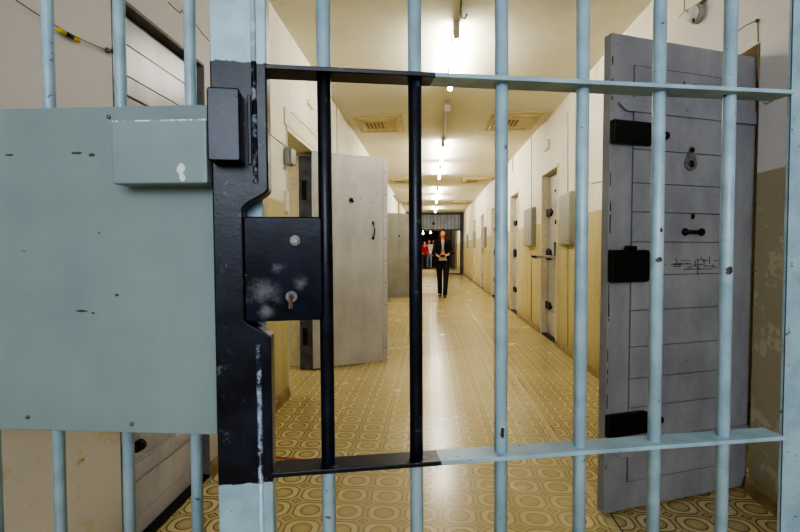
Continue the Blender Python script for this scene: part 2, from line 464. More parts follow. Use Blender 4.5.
for (px, py, l) in ((680, 264, .12), (697, 269, .17), (700, 260, .05), (708, 266, .06)):
    x, z = bl(px, py); box(bm, x-l/2, x+l/2, -.0074, -.006, z-.0015, z+.0015)
obj('scratches', bm, M_groove, big)
bm = BM()                            # dark stencil strokes near the top of the door
for (px, py, w, h) in ((683, 82, .006, .034), (694, 83, .022, .006), (694, 86, .006, .024), (703, 85, .006, .02), (707, 84, .018, .006), (712, 86, .006, .02)):
    x, z = bl(px, py); z -= .012; h *= .7; box(bm, x-w*.4, x+w*.4, -.0074, -.0055, z-h/2, z+h/2)
obj('stencil_marks', bm, M_iron, big)
bm = BM()                            # chipped paint on the free edge
for z in [random.uniform(.2, 2.0) for _ in range(34)]:
    h = random.uniform(.01, .06); y = random.uniform(-.001, .0); box(bm, .004, .004+random.uniform(.002, .006), -.0008, 0, z, z+h)
obj('edge_chips', bm, M_iron, big)

# closed doors down the right wall
proto = make_cell_door('cell_door', 'closed grey boarded cell door with fold-down hatch shelf, nearest on right wall', RDW-.065, 2.12, M_doorl, M_doorl, group=GD)
proto.location = (XR+.085, RD[0]+RDW-.033, 0); proto.rotation_euler = (0, 0, -PI/2)
names = ['second closed cell door along the right wall, just left of a blue bar',
         'third closed cell door along the right wall, level with the walking woman',
         'fourth closed cell door along the right wall, beyond the woman',
         'fifth and farthest closed cell door on the right wall before the end gate']
for y, nm in zip(RD[1:], names):
    d = dup(proto, (XR+.085, y+RDW-.033, 0), -PI/2, nm, GD)
bm = BM(); z = 1.045
box(bm, .30, .58, -.29, -.008, z, z+.03); box(bm, .30, .58, -.29, -.275, z-.012, z+.03)
fl = obj('hatch_shelf', bm, M_box, proto, bevel=.003)
bm = BM(); box(bm, .32, .56, -.009, -.005, z+.03, z+.20); obj('hatch_opening', bm, M_groove, proto)
bm = BM(); ellipsoid(bm, (.40, -.01, 1.50), (.02, .01, .03), 12, 8); ellipsoid(bm, (.37, -.01, 1.9), (.014, .012, .014), 12, 8); obj('peephole', bm, M_iron, proto)

# near left closed door
W1 = OL[0][1]-OL[0][0]-.04
ld = make_cell_door('cell_door', 'closed lilac grey boarded cell door in left wall behind the blue sheet panel', W1, OL[0][2]-.02, M_doors, M_doors, zs=[.10, .24, .33, .42, .60, .74, .90, 1.05, 1.20, 1.36, 1.52, 1.68, 1.765, 1.845, 1.965, 2.07], bolts=False)
for zc in (.385, 1.0, 1.66):
    bm = BM(); box(bm, .0, .055, -.03, -.004, zc-.045, zc+.045); b_ = obj('bolt_case', bm, M_iron, ld, bevel=.005)
    bm = BM(); tube(bm, [(.05, -.022, zc), (.125, -.022, zc)], .013, 12); tube(bm, [(.10, -.022, zc), (.135, -.022, zc)], [.020, .022], 14); obj('bolt_knob', bm, M_iron, b_)
ld.location = (XL-.045, OL[0][0]+.02, 0); ld.rotation_euler = (0, 0, PI/2)

# ---------------------------------------------------------------- plain inner-face open doors on the left
def open_leaf(name, label, A, B, H, T, handle, peep, kick, mat, edge):
    dv = B-A; W = dv.length; an = math.atan2(dv.y, dv.x)
    t = thing(name, label, 'cell door', (A.x, A.y, 0), an)
    bm = BM(); box(bm, 0, W, .004, T, .012, H); obj('leaf', bm, edge, t, bevel=.004)
    bm = BM(); box(bm, .0, W-.03, -.003, .006, .014, H-.004); obj('face_sheet', bm, mat, t, bevel=.002)
    bm = BM(); box(bm, W-.045, W+.004, -.008, T*.6, .012, H); box(bm, 0, W-.045, -.006, .002, H-.018, H)
    e = obj('edge_strip', bm, mat, t, bevel=.003)
    bm = BM()
    for i in range(9): ellipsoid(bm, (W-.02, -.009, .15+i*(H-.3)/8), (.006, .004, .006), 8, 6)
    obj('rivets', bm, M_groove, e)
    if kick:
        bm = BM(); box(bm, .0, W-.045, -.006, .0, .016, kick); obj('kick_plate', bm, mat, t, bevel=.003)
    def lc(p): return dv.x/W*(p.x-A.x)+dv.y/W*(p.y-A.y), p.z
    n = Vector((-dv.y, dv.x, 0))
    if handle:
        (x, z0), (_, z1) = lc(onP(*handle[0], A, n)), lc(onP(*handle[1], A, n))
        bm = BM(); zz = [z0+(z1-z0)*i/8 for i in range(9)]
        tube(bm, [(x, -.006-.035*math.sin(PI*i/8), q) for i, q in enumerate(zz)], .007, 10)
        ellipsoid(bm, (x, -.006, z0), (.014, .006, .018), 10, 6); ellipsoid(bm, (x, -.006, z1), (.014, .006, .018), 10, 6)
        obj('handle', bm, M_iron, t)
    if peep:
        x, z = lc(onP(*peep, A, n)); bm = BM()
        ellipsoid(bm, (x, -.008, z), (.02, .012, .022), 14, 8); ellipsoid(bm, (x+.015, -.01, z-.014), (.012, .01, .012), 12, 8)
        obj('peephole', bm, M_iron, t)
        bm = BM()
        for (dx, dz) in ((.10, .01), (.22, -.02), (.20, .12), (.04, .14), (.27, .08)): ellipsoid(bm, (x+dx, -.004, z+dz), (.005, .003, .005), 8, 6)
        obj('screw_heads', bm, M_groove, t)
    return t, W
A1 = onZ(313, 370.5, 0); B1 = onZ(387, 361.5, 0)
H1 = onP(314, 151, A1, (-(B1-A1).y, (B1-A1).x, 0)).z
nl, w_ = open_leaf('open_cell_door', 'light grey sheet steel cell door standing open into corridor, curved black handle', A1, B1, H1, .045,
          ((373, 223), (373, 238)), (351, 200), .13, M_doorl, M_dooredge)
jt = A1.y+.015; xj1 = A1.x-.004; xj0 = xj1-.125
bm = BM(); box(bm, xj0, xj1, jt, 4.455, 0, 2.03); jb = struct('trim_jamb', bm, M_dooredge, bevel=.004)
bm = BM(); box(bm, xj0+.03, xj0+.075, jt-.006, jt, .24, .40); obj('strike_plate', bm, M_iron, jb)
bm = BM(); box(bm, xj0+.03, xj0+.075, jt-.006, jt, 1.62, 1.80); obj('strike_plate', bm, M_iron, jb)
A2 = Vector((XL+.03, 11.02, 0)); B2 = Vector((-.41, 11.25, 0))
open_leaf('open_cell_door', 'far grey cell door standing open from the left wall, beside the walking woman', A2, B2, 2.02, .06,
          None, (399, 236), .13, M_doorf, M_dooredge)

# ---------------------------------------------------------------- foreground gate (swung slightly away) ------------------
G0 = Vector((-.259, .735, 0)); G1 = Vector((.6727, .9312, 0)); gd = (G1-G0).normalized(); gn = Vector((gd.y, -gd.x, 0))   # gn: towards the camera
ga = math.atan2(gd.y, gd.x)
gate = thing('barred_gate', 'foreground barred steel gate, pale blue with black painted lock section, slightly ajar', 'gate', (G0.x, G0.y, 0), ga)
gate.location = tuple(G0+gd*.0069)
gate.rotation_euler = (0, -.006, ga)      # the leaf sags a little
def gl(px, py, off=0):               # pixel -> gate local (x, z) on the plane `off` in front of the gate's centre
    p = onP(px, py, G0+gn*off, gn)-G0; return p.dot(gd), p.z
RDPT = .023                           # half depth of the flat rails
zt = gl(300, 68, RDPT)[1]; zb = gl(300, 474, RDPT)[1]
zt2 = gl(760, 93, RDPT)[1]; zb2 = gl(760, 436.5, RDPT)[1]
xblk_t = gl(436, 73, RDPT)[0]; xblk_b = gl(440, 458, RDPT)[0]
M_g_rt = blue_mat('gate rail paint top', (xblk_t, -5, 5)); M_g_rb = blue_mat('gate rail paint bottom', (xblk_b, -5, 5))
M_g_bar = blue_mat('gate bar paint', (gl(460, 266)[0], zb, zt),
                   spots=[(*gl(659, 262, .01), .006, .005), (*gl(729, 273, .01), .006, .008), (*gl(727, 98, .01), .005, .008), (*gl(661, 232, .01), .003, .005), (*gl(501, 434, .01), .004, .009)])
zs_hi = gl(240, 61, .02)[1]; zs_lo = gl(240, 484, .02)[1]
M_g_st = blue_mat('gate stile paint', (5, zs_lo, zs_hi))
ZTOP = 2.2; BRAD = .0112
for px in (326, 415.5, 501, 581, 656.5, 726):
    bm = BM(); x = gl(px, 266)[0]; tube(bm, [(x, 0, .0), (x, 0, ZTOP)], BRAD, 20); obj('bar', bm, M_g_bar, gate)
xs0 = gl(213.5, 266, .02)[0]; xs1 = gl(269.5, 266, .02)[0]; xbd = gl(257, 266, .02)[0]; xn = gl(243.5, 266, .02)[0]
xr = gl(779.5, 266, .0)[0]
for z0, m in ((zt, M_g_rt), (zb, M_g_rb)):
    z1 = zt2 if z0 == zt else zb2
    bm = BM(); box(bm, xs1-.002, xr-.002, -RDPT, RDPT, z0-.0038, z0+.0038)
    o = obj('rail', bm, m, gate, bevel=.0012)
for z0 in (.12, ZTOP-.02):
    bm = BM(); box(bm, xs1-.002, xr-.002, -RDPT, RDPT, z0-.0038, z0+.0038); obj('rail', bm, M_blue, gate, bevel=.001)
# lock stile with the cut-out for the lock box
def arc(cx, cz, r, a0, a1, n=8): return [(cx+r*math.cos(a0+(a1-a0)*i/n), cz+r*math.sin(a0+(a1-a0)*i/n)) for i in range(n+1)]
zn1 = gl(250, 202, .02)[1]; zn0 = gl(250, 326, .02)[1]; rr = (xs1-xn)
poly = [(xs0, .0), (xs1, .0)]
def sc_curve(z_a, z_b, up):          # S-curve between outer edge and notch
    out = []
    for i in range(11):
        t = i/10; s_ = .5-.5*math.cos(PI*t)
        out.append(((xs1+(xn-xs1)*s_) if up else (xn+(xs1-xn)*s_), z_a+(z_b-z_a)*t))
    return out
poly += sc_curve(zn0-.022, zn0+.012, True) + sc_curve(zn1-.012, zn1+.022, False) + [(xs1, ZTOP), (xs0, ZTOP)]
bm = BM(); prism(bm, poly, 'y', -.02, .022); stile = obj('lock_stile', bm, M_g_st, gate, bevel=.0025)
# weld bead / bright worn ridge up the outer edge
bm = BM(); xe = xbd
pts = [(xe, -.0195, z) for z in (0.0, zn0-.03)]; tube(bm, pts, .0044, 8)
tube(bm, [(xe, -.0195, zn1+.03), (xe, -.0195, ZTOP)], .0044, 8)
def ridge_mat():
    g = G('worn stile edge', .3, 0, .5); X = g.xyz()
    w = g.step(g.noise(30, 5, .7), .42, .5)
    inb = g.M('MULTIPLY', g.step(X[2], zs_lo-.001, zs_lo+.001), g.step(X[2], zs_hi+.001, zs_hi-.001))
    c = g.mix(g.step(g.noise(45, 5, .7), .46, .60), srgb(26, 30, 46), srgb(140, 156, 178))
    g.col(g.mix(inb, g.mix(w, srgb(176, 196, 206), BLUE1), c)); return g.m
obj('edge_bead', bm, ridge_mat(), stile)
# pale blue tube behind the stile
bm = BM(); box(bm, xs0+.008, xbd+.004, .023, .045, 0, ZTOP); obj('rear_tube', bm, M_blue, gate, bevel=.002)
# hinge side stile
bm = BM(); box(bm, xr+.0015, xr+.075, -.012, -.004, 0, ZTOP); obj('hinge_stile', bm, M_blue, gate, bevel=.003)
bm = BM(); box(bm, xr+.0012, xr+.0028, -.0126, -.0118, 0, ZTOP); obj('gap_shade_strip', bm, M_groove, gate)  # dark strip standing in for the shadow line beside the hinge stile
# lock box
lx0, lz1 = gl(243.5, 216.5, .012); lx1, lz0 = gl(320, 320, .012)
M_lock = black_mat('scuffed black lock paint', scuffs=[(*gl(262, 292, .014), .020), (*gl(276, 268, .014), .010), (*gl(300, 284, .014), .010), (*gl(266, 312, .014), .012)])
def rrect(x0, x1, z0, z1, r):
    return arc(x1-r, z1-r, r, 0, PI/2, 5)+arc(x0+r, z1-r, r, PI/2, PI, 5)+arc(x0+r, z0+r, r, PI, 1.5*PI, 5)+arc(x1-r, z0+r, r, 1.5*PI, 2*PI, 5)
bm = BM(); prism(bm, rrect(lx0, lx1+.004, lz0, lz1, .006), 'y', -.014, .014); lock = obj('lock_box', bm, M_lock, gate, bevel=.002)
nx, nz = gl(295, 240.5, .018); bm = BM()
prism(bm, arc(nx, nz, .0085, 0, 2*PI*15/16, 15), 'y', -.0165, -.0135); prism(bm, arc(nx, nz, .006, 0, 2*PI*5/6, 5), 'y', -.021, -.016)
obj('hex_bolt', bm, M_steel, lock, bevel=.0006)
kx, kz = gl(291, 297, .018); bm = BM(); prism(bm, arc(kx, kz, .0095, 0, 2*PI*23/24, 23), 'y', -.0165, -.0135); ks = obj('keyhole_escutcheon', bm, M_steel, lock, bevel=.0008)
bm = BM(); prism(bm, arc(kx, kz, .0042, 0, 2*PI*15/16, 15), 'y', -.0172, -.016); box(bm, kx-.0022, kx+.0022, -.0172, -.016, kz-.019, kz); obj('keyhole', bm, M_groove, ks)
bm = BM(); box(bm, kx-.0045, kx-.0024, -.0176, -.0155, kz-.019, kz-.001); obj('rust_streak', bm, M_rust, ks)
# strike cover in front of the stile
yo = .055
cx0, cz1 = gl(207, 86, yo); cx1, cz0 = gl(241, 161, yo)
bm = BM(); prism(bm, [(cx0, cz0+.003), (cx0+.003, cz0), (cx1-.002, cz0), (cx1, cz0+.003), (cx1, cz1-.003), (cx1-.003, cz1), (cx0+.003, cz1), (cx0, cz1-.003)], 'y', -yo, -.018)
cv = obj('strike_cover', bm, black_mat('strike cover paint', rough=.22), gate, bevel=.003, segs=3)
bm = BM(); ellipsoid(bm, (cx1-.004, -yo, cz1-.012), (.0022, .001, .0022), 10, 6); obj('screw', bm, M_steel, cv)
bm = BM(); bx_ = gl(251.5, 130, .022)[0]
prism(bm, [(bx_-.005, gl(250, 95, .02)[1]), (bx_-.004, gl(250, 165, .02)[1]), (bx_+.001, gl(250, 165, .02)[1]), (bx_+.001, gl(250, 95, .02)[1])], 'y', -.023, -.019)
obj('weld_strip', bm, M_black, stile, bevel=.001)

# ---------------------------------------------------------------- fixed barred section with the blue sheet panel
YP = .728
S = thing('barred_partition', 'fixed barred section left of the gate with large blue-grey sheet metal panel', 'bars', (0, YP, 0))
def pl(px, py, off=0): p = onY(px, py, YP-off); return p.x, p.z
px1, pzt = pl(212.5, 104.5); _, pzb = pl(212.5, 435)
px0 = XL
M_pbar = blue_mat('partition bar paint')
def panel_mat():
    g = G('blue grey sheet panel paint', .45, 0, .4); X = g.xyz()
    n = g.noise(4, 5, .6); st = g.noise(9, 4, .6, stretch=(1, 1, .25))
    c = g.mix(g.step(n, .3, .7), srgb(116, 131, 133), srgb(126, 141, 142))
    c = g.mix(g.M('MULTIPLY', g.step(st, .5, .8), .25), c, srgb(98, 122, 132))
    sp = [(*pl(76, 153), .009, .0022), (*pl(92, 155), .006, .003), (*pl(82, 311), .012, .0018), (*pl(93, 313), .004, .0015), (*pl(10, 155), .008, .002), (*pl(24, 251), .006, .001),
          (*pl(117, 295), .003, .002), (*pl(99, 233), .002, .0015)]
    c = g.mix(g.spots(sp, X[0], X[2]), c, srgb(70, 62, 52))
    g.col(c); g.bump(g.M('ADD', n, g.M('MULTIPLY', g.noise(120, 3), .15)), .2, .002); return g.m
M_panel = panel_mat()
bm = BM(); box(bm, px0, px1, 0, .012, pzb, pzt)
pn = obj('sheet_panel', bm, M_panel, S, bevel=.0015)
bm = BM()
for q in ((28, 417), (132, 424), (109, 117)):
    x, z = pl(*q); ellipsoid(bm, (x, -.001, z), (.0035, .002, .0035), 12, 8)
obj('screws', bm, M_steel, pn)
# projecting bolt housing
ho = .042
hx0, hz0 = pl(112, 184, ho); _, hz1 = pl(112, 120, ho)
def hm():
    g = G('bolt housing paint', .42, 0, .45); X = g.xyz(); n = g.noise(5, 4)
    c = g.mix(g.step(n, .3, .7), srgb(114, 131, 134), srgb(126, 142, 144))
    x_, z_ = pl(181, 169, ho)
    sp = g.spots([(x_, z_, .007, .010), (x_+.002, z_-.012, .005, .006)], X[0], X[2]); c = g.mix(sp, c, srgb(196, 198, 188))
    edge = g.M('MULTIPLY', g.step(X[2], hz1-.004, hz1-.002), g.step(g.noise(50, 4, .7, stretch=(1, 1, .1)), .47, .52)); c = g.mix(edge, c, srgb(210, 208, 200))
    g.col(c); return g.m
bm = BM(); box(bm, hx0, px1+.010, -ho, 0, hz0, hz1); obj('bolt_housing', bm, hm(), S, bevel=.003, segs=3)
for px in (-11, 54, 124.5, 193.5):
    bm = BM(); p = onY(px, 266, YP+.045); tube(bm, [(p.x, .045, 0), (p.x, .045, ZC)], .0097, 20); obj('bar', bm, M_pbar, S)
x = onY(-11, 266, YP+.045).x
while x-.115 > XL+.03:
    x -= .115; bm = BM(); tube(bm, [(x, .045, 0), (x, .045, ZC)], .0097, 16); obj('bar', bm, M_pbar, S)
for (z0) in (pzt-.05, pzb+.05, 2.3, .12):
    bm = BM(); box(bm, XL, px1,   .025, .065, z0-.004, z0+.004); obj('rail', bm, M_pbar, S)

# ---------------------------------------------------------------- wiring, boxes and lamps on the left wall
def cable(name, label, pts, r=.003, mat=None, cat='cable', group=None):
    bm = BM(); tube(bm, pts, r, 8); o = obj(name, bm, mat or M_cable); return tag(o, label, cat, group)
def wl(px, py, off=.001): return onX(px, py, XL+off)
def wr(px, py, off=.001): return onX(px, py, XR-off)
c_ = thing('wire', 'thin sagging wire with yellow and navy sleeve on the whitish left wall', 'wire')
bm = BM(); P0, P1 = wl(10, -4, .01), wl(106, 50, .01); pts = []
for i in range(13):
    t = i/12; p = P0.lerp(P1, t); p.z -= .012*math.sin(PI*t); pts.append(p)
tube(bm, pts, .0014, 6); obj('strand', bm, M_rust, c_)
a, b = wl(59, 29.5, .012), wl(79, 41, .012)
for s0, s1, m in ((0, .3, M_yel), (.3, .68, M_nav), (.68, 1, M_yel)):
    bm = BM(); tube(bm, [a.lerp(b, s0), a.lerp(b, s1)], .0062, 10); obj('sleeve', bm, m, c_)
bm = BM(); ellipsoid(bm, wl(107.5, 50.5, .008), (.008, .010, .010), 10, 8); ellipsoid(bm, wl(112, 51, .008), (.007, .007, .007), 10, 8); obj('anchor_screw', bm, M_steel, c_)
cable('wire', 'loose thin wire above the lilac grey door on left wall', [wl(168, 2), wl(174, 8), wl(180, 13, .006), wl(183, 10), wl(190, 15), wl(196, 25), wl(202, 33), wl(213, 45)], .0018, M_rust, 'wire')
cable('wire', 'thin wire strung along left wall above the open doorway', [wl(291, 112, .01), wl(299, 120, .008), wl(307, 127, .01), wl(318, 139, .008)], .003)
cable('cable', 'thin cable on left wall beside the grey wall box', [wl(268, 133), wl(276, 139), wl(286, 146, .01), wl(291, 148)], .003)
cable('conduit', 'thin vertical conduit on left wall above light grey open door', [wl(329, 92), wl(332, 99), wl(336.5, 106), wl(337, 157), wl(337, 175)], .006)
cable('conduit', 'short brown vertical conduit high on far left wall', [onX(398.5, 199, XL+.02), onX(398.5, 220, XL+.02)], .03, M_vdark)
def wallbox(name, label, side, a, b, depth, mat, bev=.004, group=None, cat='box'):
    """a = pixel of near-top corner, b = pixel of far-bottom corner on the wall"""
    X = XL if side == 'L' else XR; p, q = onX(*a, X), onX(*b, X); y0, y1 = sorted((p.y, q.y)); z0, z1 = sorted((p.z, q.z))
    return wbox(name, label, side, y0, y1, z0, z1, depth, mat, bev, group, cat)
def wbox(name, label, side, y0, y1, z0, z1, depth, mat, bev=.004, group=None, cat='box'):
    X = XL if side == 'L' else XR; s = 1 if side == 'L' else -1
    t = thing(name, label, cat, (X, (y0+y1)/2, z0), 0, group)
    h = z1-z0; w = (y1-y0)/2
    bm = BM(); box(bm, *sorted((0, s*depth*.8)), -w, w, 0, h); obj('case', bm, mat, t, bevel=bev)
    bm = BM(); box(bm, *sorted((s*depth*.8, s*depth)), -w*.94, w*.94, h*.02, h*.98); lid = obj('lid', bm, mat, t, bevel=bev*.7)
    for zz in (.08, .92):
        bm = BM(); ellipsoid(bm, (s*depth, -w*.7, h*zz), (.004, .006, .006), 8, 6); obj('lid_screw', bm, M_groove, lid)
    return t
wallbox('junction_box', 'small white square box high on left wall above the doorway', 'L', (306.5, 99), (312, 110), .02, M_white, .002)
wallbox('intercom', 'grey rounded box fixed to left wall beside the open doorway', 'L', (283.5, 147), (289, 167), .06, M_box, .012, cat='intercom')
wallbox('cover_strip', 'narrow cream cover strip on left wall under the grey box', 'L', (284, 190), (288, 214), .012, M_frame, .002, cat='cover')
wallbox('sign_box', 'small greyish box high on the far left wall', 'L', (392.5, 195), (398, 203), .12, M_box, .004)
GB = 'grey cabinets on the right wall'
q = [wbox('wall_cabinet', 'grey metal wall cabinet on right wall, largest, behind a blue bar', 'R', onX(574, 250, XR).y, onX(562.5, 250, XR).y, 1.20, 1.765, .05, M_box, group=GB, cat='cabinet'),
     wbox('wall_cabinet', 'grey metal wall cabinet left of the door with hatch shelf', 'R', onX(535.5, 250, XR).y, onX(527, 250, XR).y, 1.20, 1.765, .06, M_box, group=GB, cat='cabinet')]
for y, nm in ((12.95, 'third grey wall cabinet down the right wall, seen above the first far door bolts'), (15.95, 'fourth grey wall cabinet down the right wall'), (18.95, 'farthest grey wall cabinet on the right wall, near end gate')):
    dup(q[1], (XR, y, 1.20), 0, nm, GB)
cable('conduit', 'thin vertical conduit between the two nearer wall cabinets, from ceiling', [wr(531.5, 135), wr(531.5, 209)], .006)
cable('conduit', 'thin vertical conduit below the grey wall cabinet left of hatch door', [wr(531.5, 249), wr(531.5, 325)], .007)
cable('conduit', 'thin vertical conduit above the largest wall cabinet', [wr(568, 112), wr(568, 192)], .005)
cable('conduit', 'thin vertical conduit under the largest wall cabinet down to floor', [wr(568, 246), wr(568, 353)], .006)
cable('conduit', 'vertical conduit on right wall near third door, high up', [wr(513, 150), wr(513, 172)], .012)
cable('cable', 'thin horizontal cable above the dado running to the wall cabinet', [wr(591, 184), wr(603, 181), wr(612, 178)], .004)
wbox('junction_box', 'small cream box on right wall above hatch door', 'R', onX(550, 150, XR).y, onX(546, 150, XR).y, onX(548, 150, XR).z, onX(548, 141, XR).z, .03, M_frame, .002)
# round bell lamp above the open door
bp = wr(700, 14, 0); t = thing('wall_lamp', 'round white bulkhead lamp high on right wall above open door', 'lamp', tuple(bp))
bm = BM(); tube(bm, [(0, 0, 0), (-.03, 0, 0)], .052, 24); obj('base', bm, M_box, t, bevel=.004)
bm = BM(); ellipsoid(bm, (-.032, 0, 0), (.036, .044, .044), 24, 14); obj('globe', bm, simple('opal glass', srgb(214, 212, 206), .15, 0, .03), t)
bm = BM(); ellipsoid(bm, (-.045, -.02, -.045), (.009, .009, .014), 10, 8); obj('clip', bm, M_steel, t)
cable('conduit', 'brown slanting conduit above the round wall lamp', [wr(687, 11, .012), wr(697, 7, .012), wr(708, -4, .012)], .009, M_vdark)
cable('cable', 'thin vertical cable on right wall left of the round lamp', [wr(684.5, -6), wr(684.5, 11), wr(679, 17)], .003)
cable('cable', 'thin cable on right wall dropping beside the gate post', [wr(738, 31), wr(746, 25), wr(757, 20.5), wr(758, 22), wr(758.5, 60), wr(759, 99), wr(766, 104), wr(773, 101)], .0028)
bm = BM(); ellipsoid(bm, wr(757, 20.5, .008), (.008, .011, .008), 10, 6); tag(obj('cable_clip', bm, M_steel), 'small steel cable clip on right wall at top of dropping cable', 'clip')

# ---------------------------------------------------------------- ceiling vents
def vent(label, x0, x1, y0, y1):
    t = thing('ceiling_vent', label, 'vent', ((x0+x1)/2, (y0+y1)/2, ZC), 0, 'ceiling vents'); w, d = (x1-x0)/2, (y1-y0)/2
    bm = BM()
    for (a, h) in ((1, .018), (.86, .034)): box(bm, -w*a, w*a, -d*a, d*a, -h, 0)
    obj('panel', bm, M_vent, t, bevel=.004)
    bm = BM()
    for (a, b, c, e) in ((-w*.74, w*.74, -d*.72, -d*.62), (-w*.74, w*.74, d*.62, d*.72), (-w*.74, -w*.68, -d*.72, d*.72), (w*.68, w*.74, -d*.72, d*.72)):
        box(bm, a, b, c, e, -.046, -.03)
    obj('rim', bm, M_vent, t, bevel=.003)
    bm = BM()
    for i in range(5): x = (i-2)*.05-.06; box(bm, x-.014, x+.014, -d*.4, d*.3, -.037, -.03)
    obj('slots', bm, M_vdark, t)
for (y, nm) in ((6.28, 'nearest'), (11.45, 'middle'), (16.8, 'farthest')):
    vent(nm+' square yellowed ceiling vent on the left side', -1.0, -.37, y-.42, y+.42)
    vent(nm+' square yellowed ceiling vent on the right side', .76, 1.40, y-.42, y+.42)

# ---------------------------------------------------------------- fluorescent fittings
def fitting(label, y0, y1, lit, X=.19, grp='fluorescent tube fittings along the corridor ceiling'):
    t = thing('fluorescent_lamp', label, 'lamp', (X, y0, ZC), 0, grp); L = y1-y0
    bm = BM(); box(bm, -.02, .02, 0, L, -.04, 0); obj('channel', bm, M_fix, t, bevel=.004)
    for y in (.0, L-.05):
        cw = .022 if lit else .034; bm = BM(); box(bm, -cw, cw, y, y+.05, -.115, -.04); tube(bm, [(0, y+.01, -.095), (0, y+.045, -.095)], .022, 12); obj('end_cap', bm, M_white if not lit else M_fix, t, bevel=.004)
    bm = BM(); tube(bm, [(0, .045, -.095), (0, L-.045, -.095)], .022, 14); obj('tube', bm, M_tube if lit else M_off, t)
    return t
fitting('nearest lit fluorescent tube, on the ceiling just beyond the gate', 3.52, 4.75, True)
fitting('unlit fluorescent tube fitting between the nearest and next lit tubes', 5.38, 6.85, False)
fitting('second lit fluorescent tube, first beyond the unlit one', 7.25, 8.85, True)
fitting('third lit fluorescent tube from the gate', 9.1, 10.6, True)
fitting('fourth lit fluorescent tube from the gate', 12.6, 14.1, True)
fitting('fifth lit fluorescent tube from the gate', 14.5, 16.0, True)
fitting('farthest lit fluorescent tube, before the end grille', 18.2, 19.9, True)
bm = BM(); p = onZ(464, 2, ZC-.02)
tube(bm, [(p.x-.02, p.y-.1, ZC), (p.x-.02, p.y, ZC-.02), (p.x-.022, p.y, ZC-.09), (p.x-.012, p.y, ZC-.125), (p.x+.008, p.y, ZC-.13), (p.x+.020, p.y, ZC-.10)], .006, 8)
tag(obj('ceiling_hook', bm, M_steel), 'small curled wire hook hanging from the ceiling before the nearest lamp', 'hook')

# ---------------------------------------------------------------- far end grille and lobby beyond
M_egr = simple('end grille grey paint', srgb(118, 122, 128), .5, 0, .1, 20)
M_edk = simple('end grille dark bars', srgb(84, 84, 84), .5, 0, .1, 20)
eg = thing('end_grille', 'grey barred grille closing far end of corridor, its left half open', 'grille', (0, YE, 0))
ZTR = 2.05; XD = .80
bm = BM(); w = .05
for (a, b, c, d) in ((XL, XL+w, 0, ZC), (XR-.16, XR, 0, ZC), (XL, XR, ZTR-.03, ZTR+.04), (XL, XR, ZC-.1, ZC), (XD-.05, XD, 0, ZTR), (XD, XR, .0, .06)):
    box(bm, a, b, -.03, .03, c, d)
obj('frame', bm, M_edk, eg, bevel=.004)
def gang(n, x0, x1, z0, z1, r, m, nm):
    for i in range(n):
        x = x0+(x1-x0)*(i+.5)/n; bm = BM(); tube(bm, [(x, 0, z0), (x, 0, z1)], r, 8); obj(nm, bm, m, eg)
gang(15, XL+w, XR-.16, ZTR+.04, ZC-.1, .011, M_egr, 'transom_bar')
gang(6, XD, XR-.16, .06, ZTR, .016, M_egr, 'bar')
bm = BM(); box(bm, XL+w, XR-.16, .04, .05, ZTR+.03, ZC-.1); obj('frosted_pane', bm, simple('frosted pane', srgb(160, 170, 192), .3, 0, .08, 3), eg)
bm = BM(); box(bm, XD+.02, XD+.30, -.035, -.01, .95, 1.2); obj('lock_plate', bm, M_edk, eg, bevel=.004)
bm = BM(); box(bm, XL-TH, XR+TH, YE+12, YE+12.1, 0, ZC); struct('wall_front', bm, simple('lobby wall', srgb(88, 74, 66), .7))
bm = BM(); p = onY(433.5, 223.5, YE-.1)
ellipsoid(bm, p, (.07, .05, .07), 14, 10); tube(bm, [p, (p.x, YE-.03, p.z)], .03, 10); tag(obj('alarm_bell', bm, simple('dark red enamel', srgb(96, 24, 30), .4)), 'small dark red round alarm bell on the end grille transom', 'bell')
# lobby lamps
for (px, py, nm) in ((430.5, 233, 'small bright ceiling lamp in the lobby behind the end grille, right one'), (423, 233.5, 'small bright ceiling lamp in the lobby behind the end grille, left one')):
    p = onY(px, py, YE+3.2); bm = BM(); ellipsoid(bm, p, (.06, .08, .035), 14, 8); tube(bm, [p, (p.x, p.y, ZC)], .012, 8)
    tag(obj('pendant_lamp', bm, emit('pendant glow', (1, .95, .85), 14)), nm, 'lamp', 'lobby pendant lamps')
# ---------------------------------------------------------------- people
M_skin = simple('skin', srgb(206, 150, 122), .5, 0, .05)
def hand(bm, wrist, d, palm_n, side, curl=.6, s=1.0):
    """palm + 4 fingers + thumb as tapered capsules. d: direction of the fingers, palm_n: palm normal, side: thumb side vector"""
    d = Vector(d).normalized(); n = Vector(palm_n).normalized(); sd = Vector(side); sd = (sd-d*sd.dot(d)).normalized()
    w = Vector(wrist)
    for k in (-1, -.33, .33, 1): cone(bm, w+sd*k*.014*s, .014*s, w+d*.085*s+sd*k*.028*s, .0115*s, 8)
    for k, L in ((1, .066), (.33, .075), (-.33, .070), (-1, .054)):
        b0 = w+d*.088*s+sd*k*.028*s; dd = d
        for j, f in enumerate((.45, .32, .23)):
            dd = (dd+n*curl*(.5+.35*j)).normalized(); b1 = b0+dd*L*f*s; cone(bm, b0, (.0092-.0008*j)*s, b1, (.0086-.0009*j)*s, 8); b0 = b1
    b0 = w+d*.02*s+sd*.024*s
    for L, f in ((.042, (sd*.75+d*.65+n*.15)), (.032, (sd*.3+d*.9+n*.35)), (.025, (d+n*.6))):
        b1 = b0+f.normalized()*L*s; cone(bm, b0, .012*s, b1, .0105*s, 8); b0 = b1

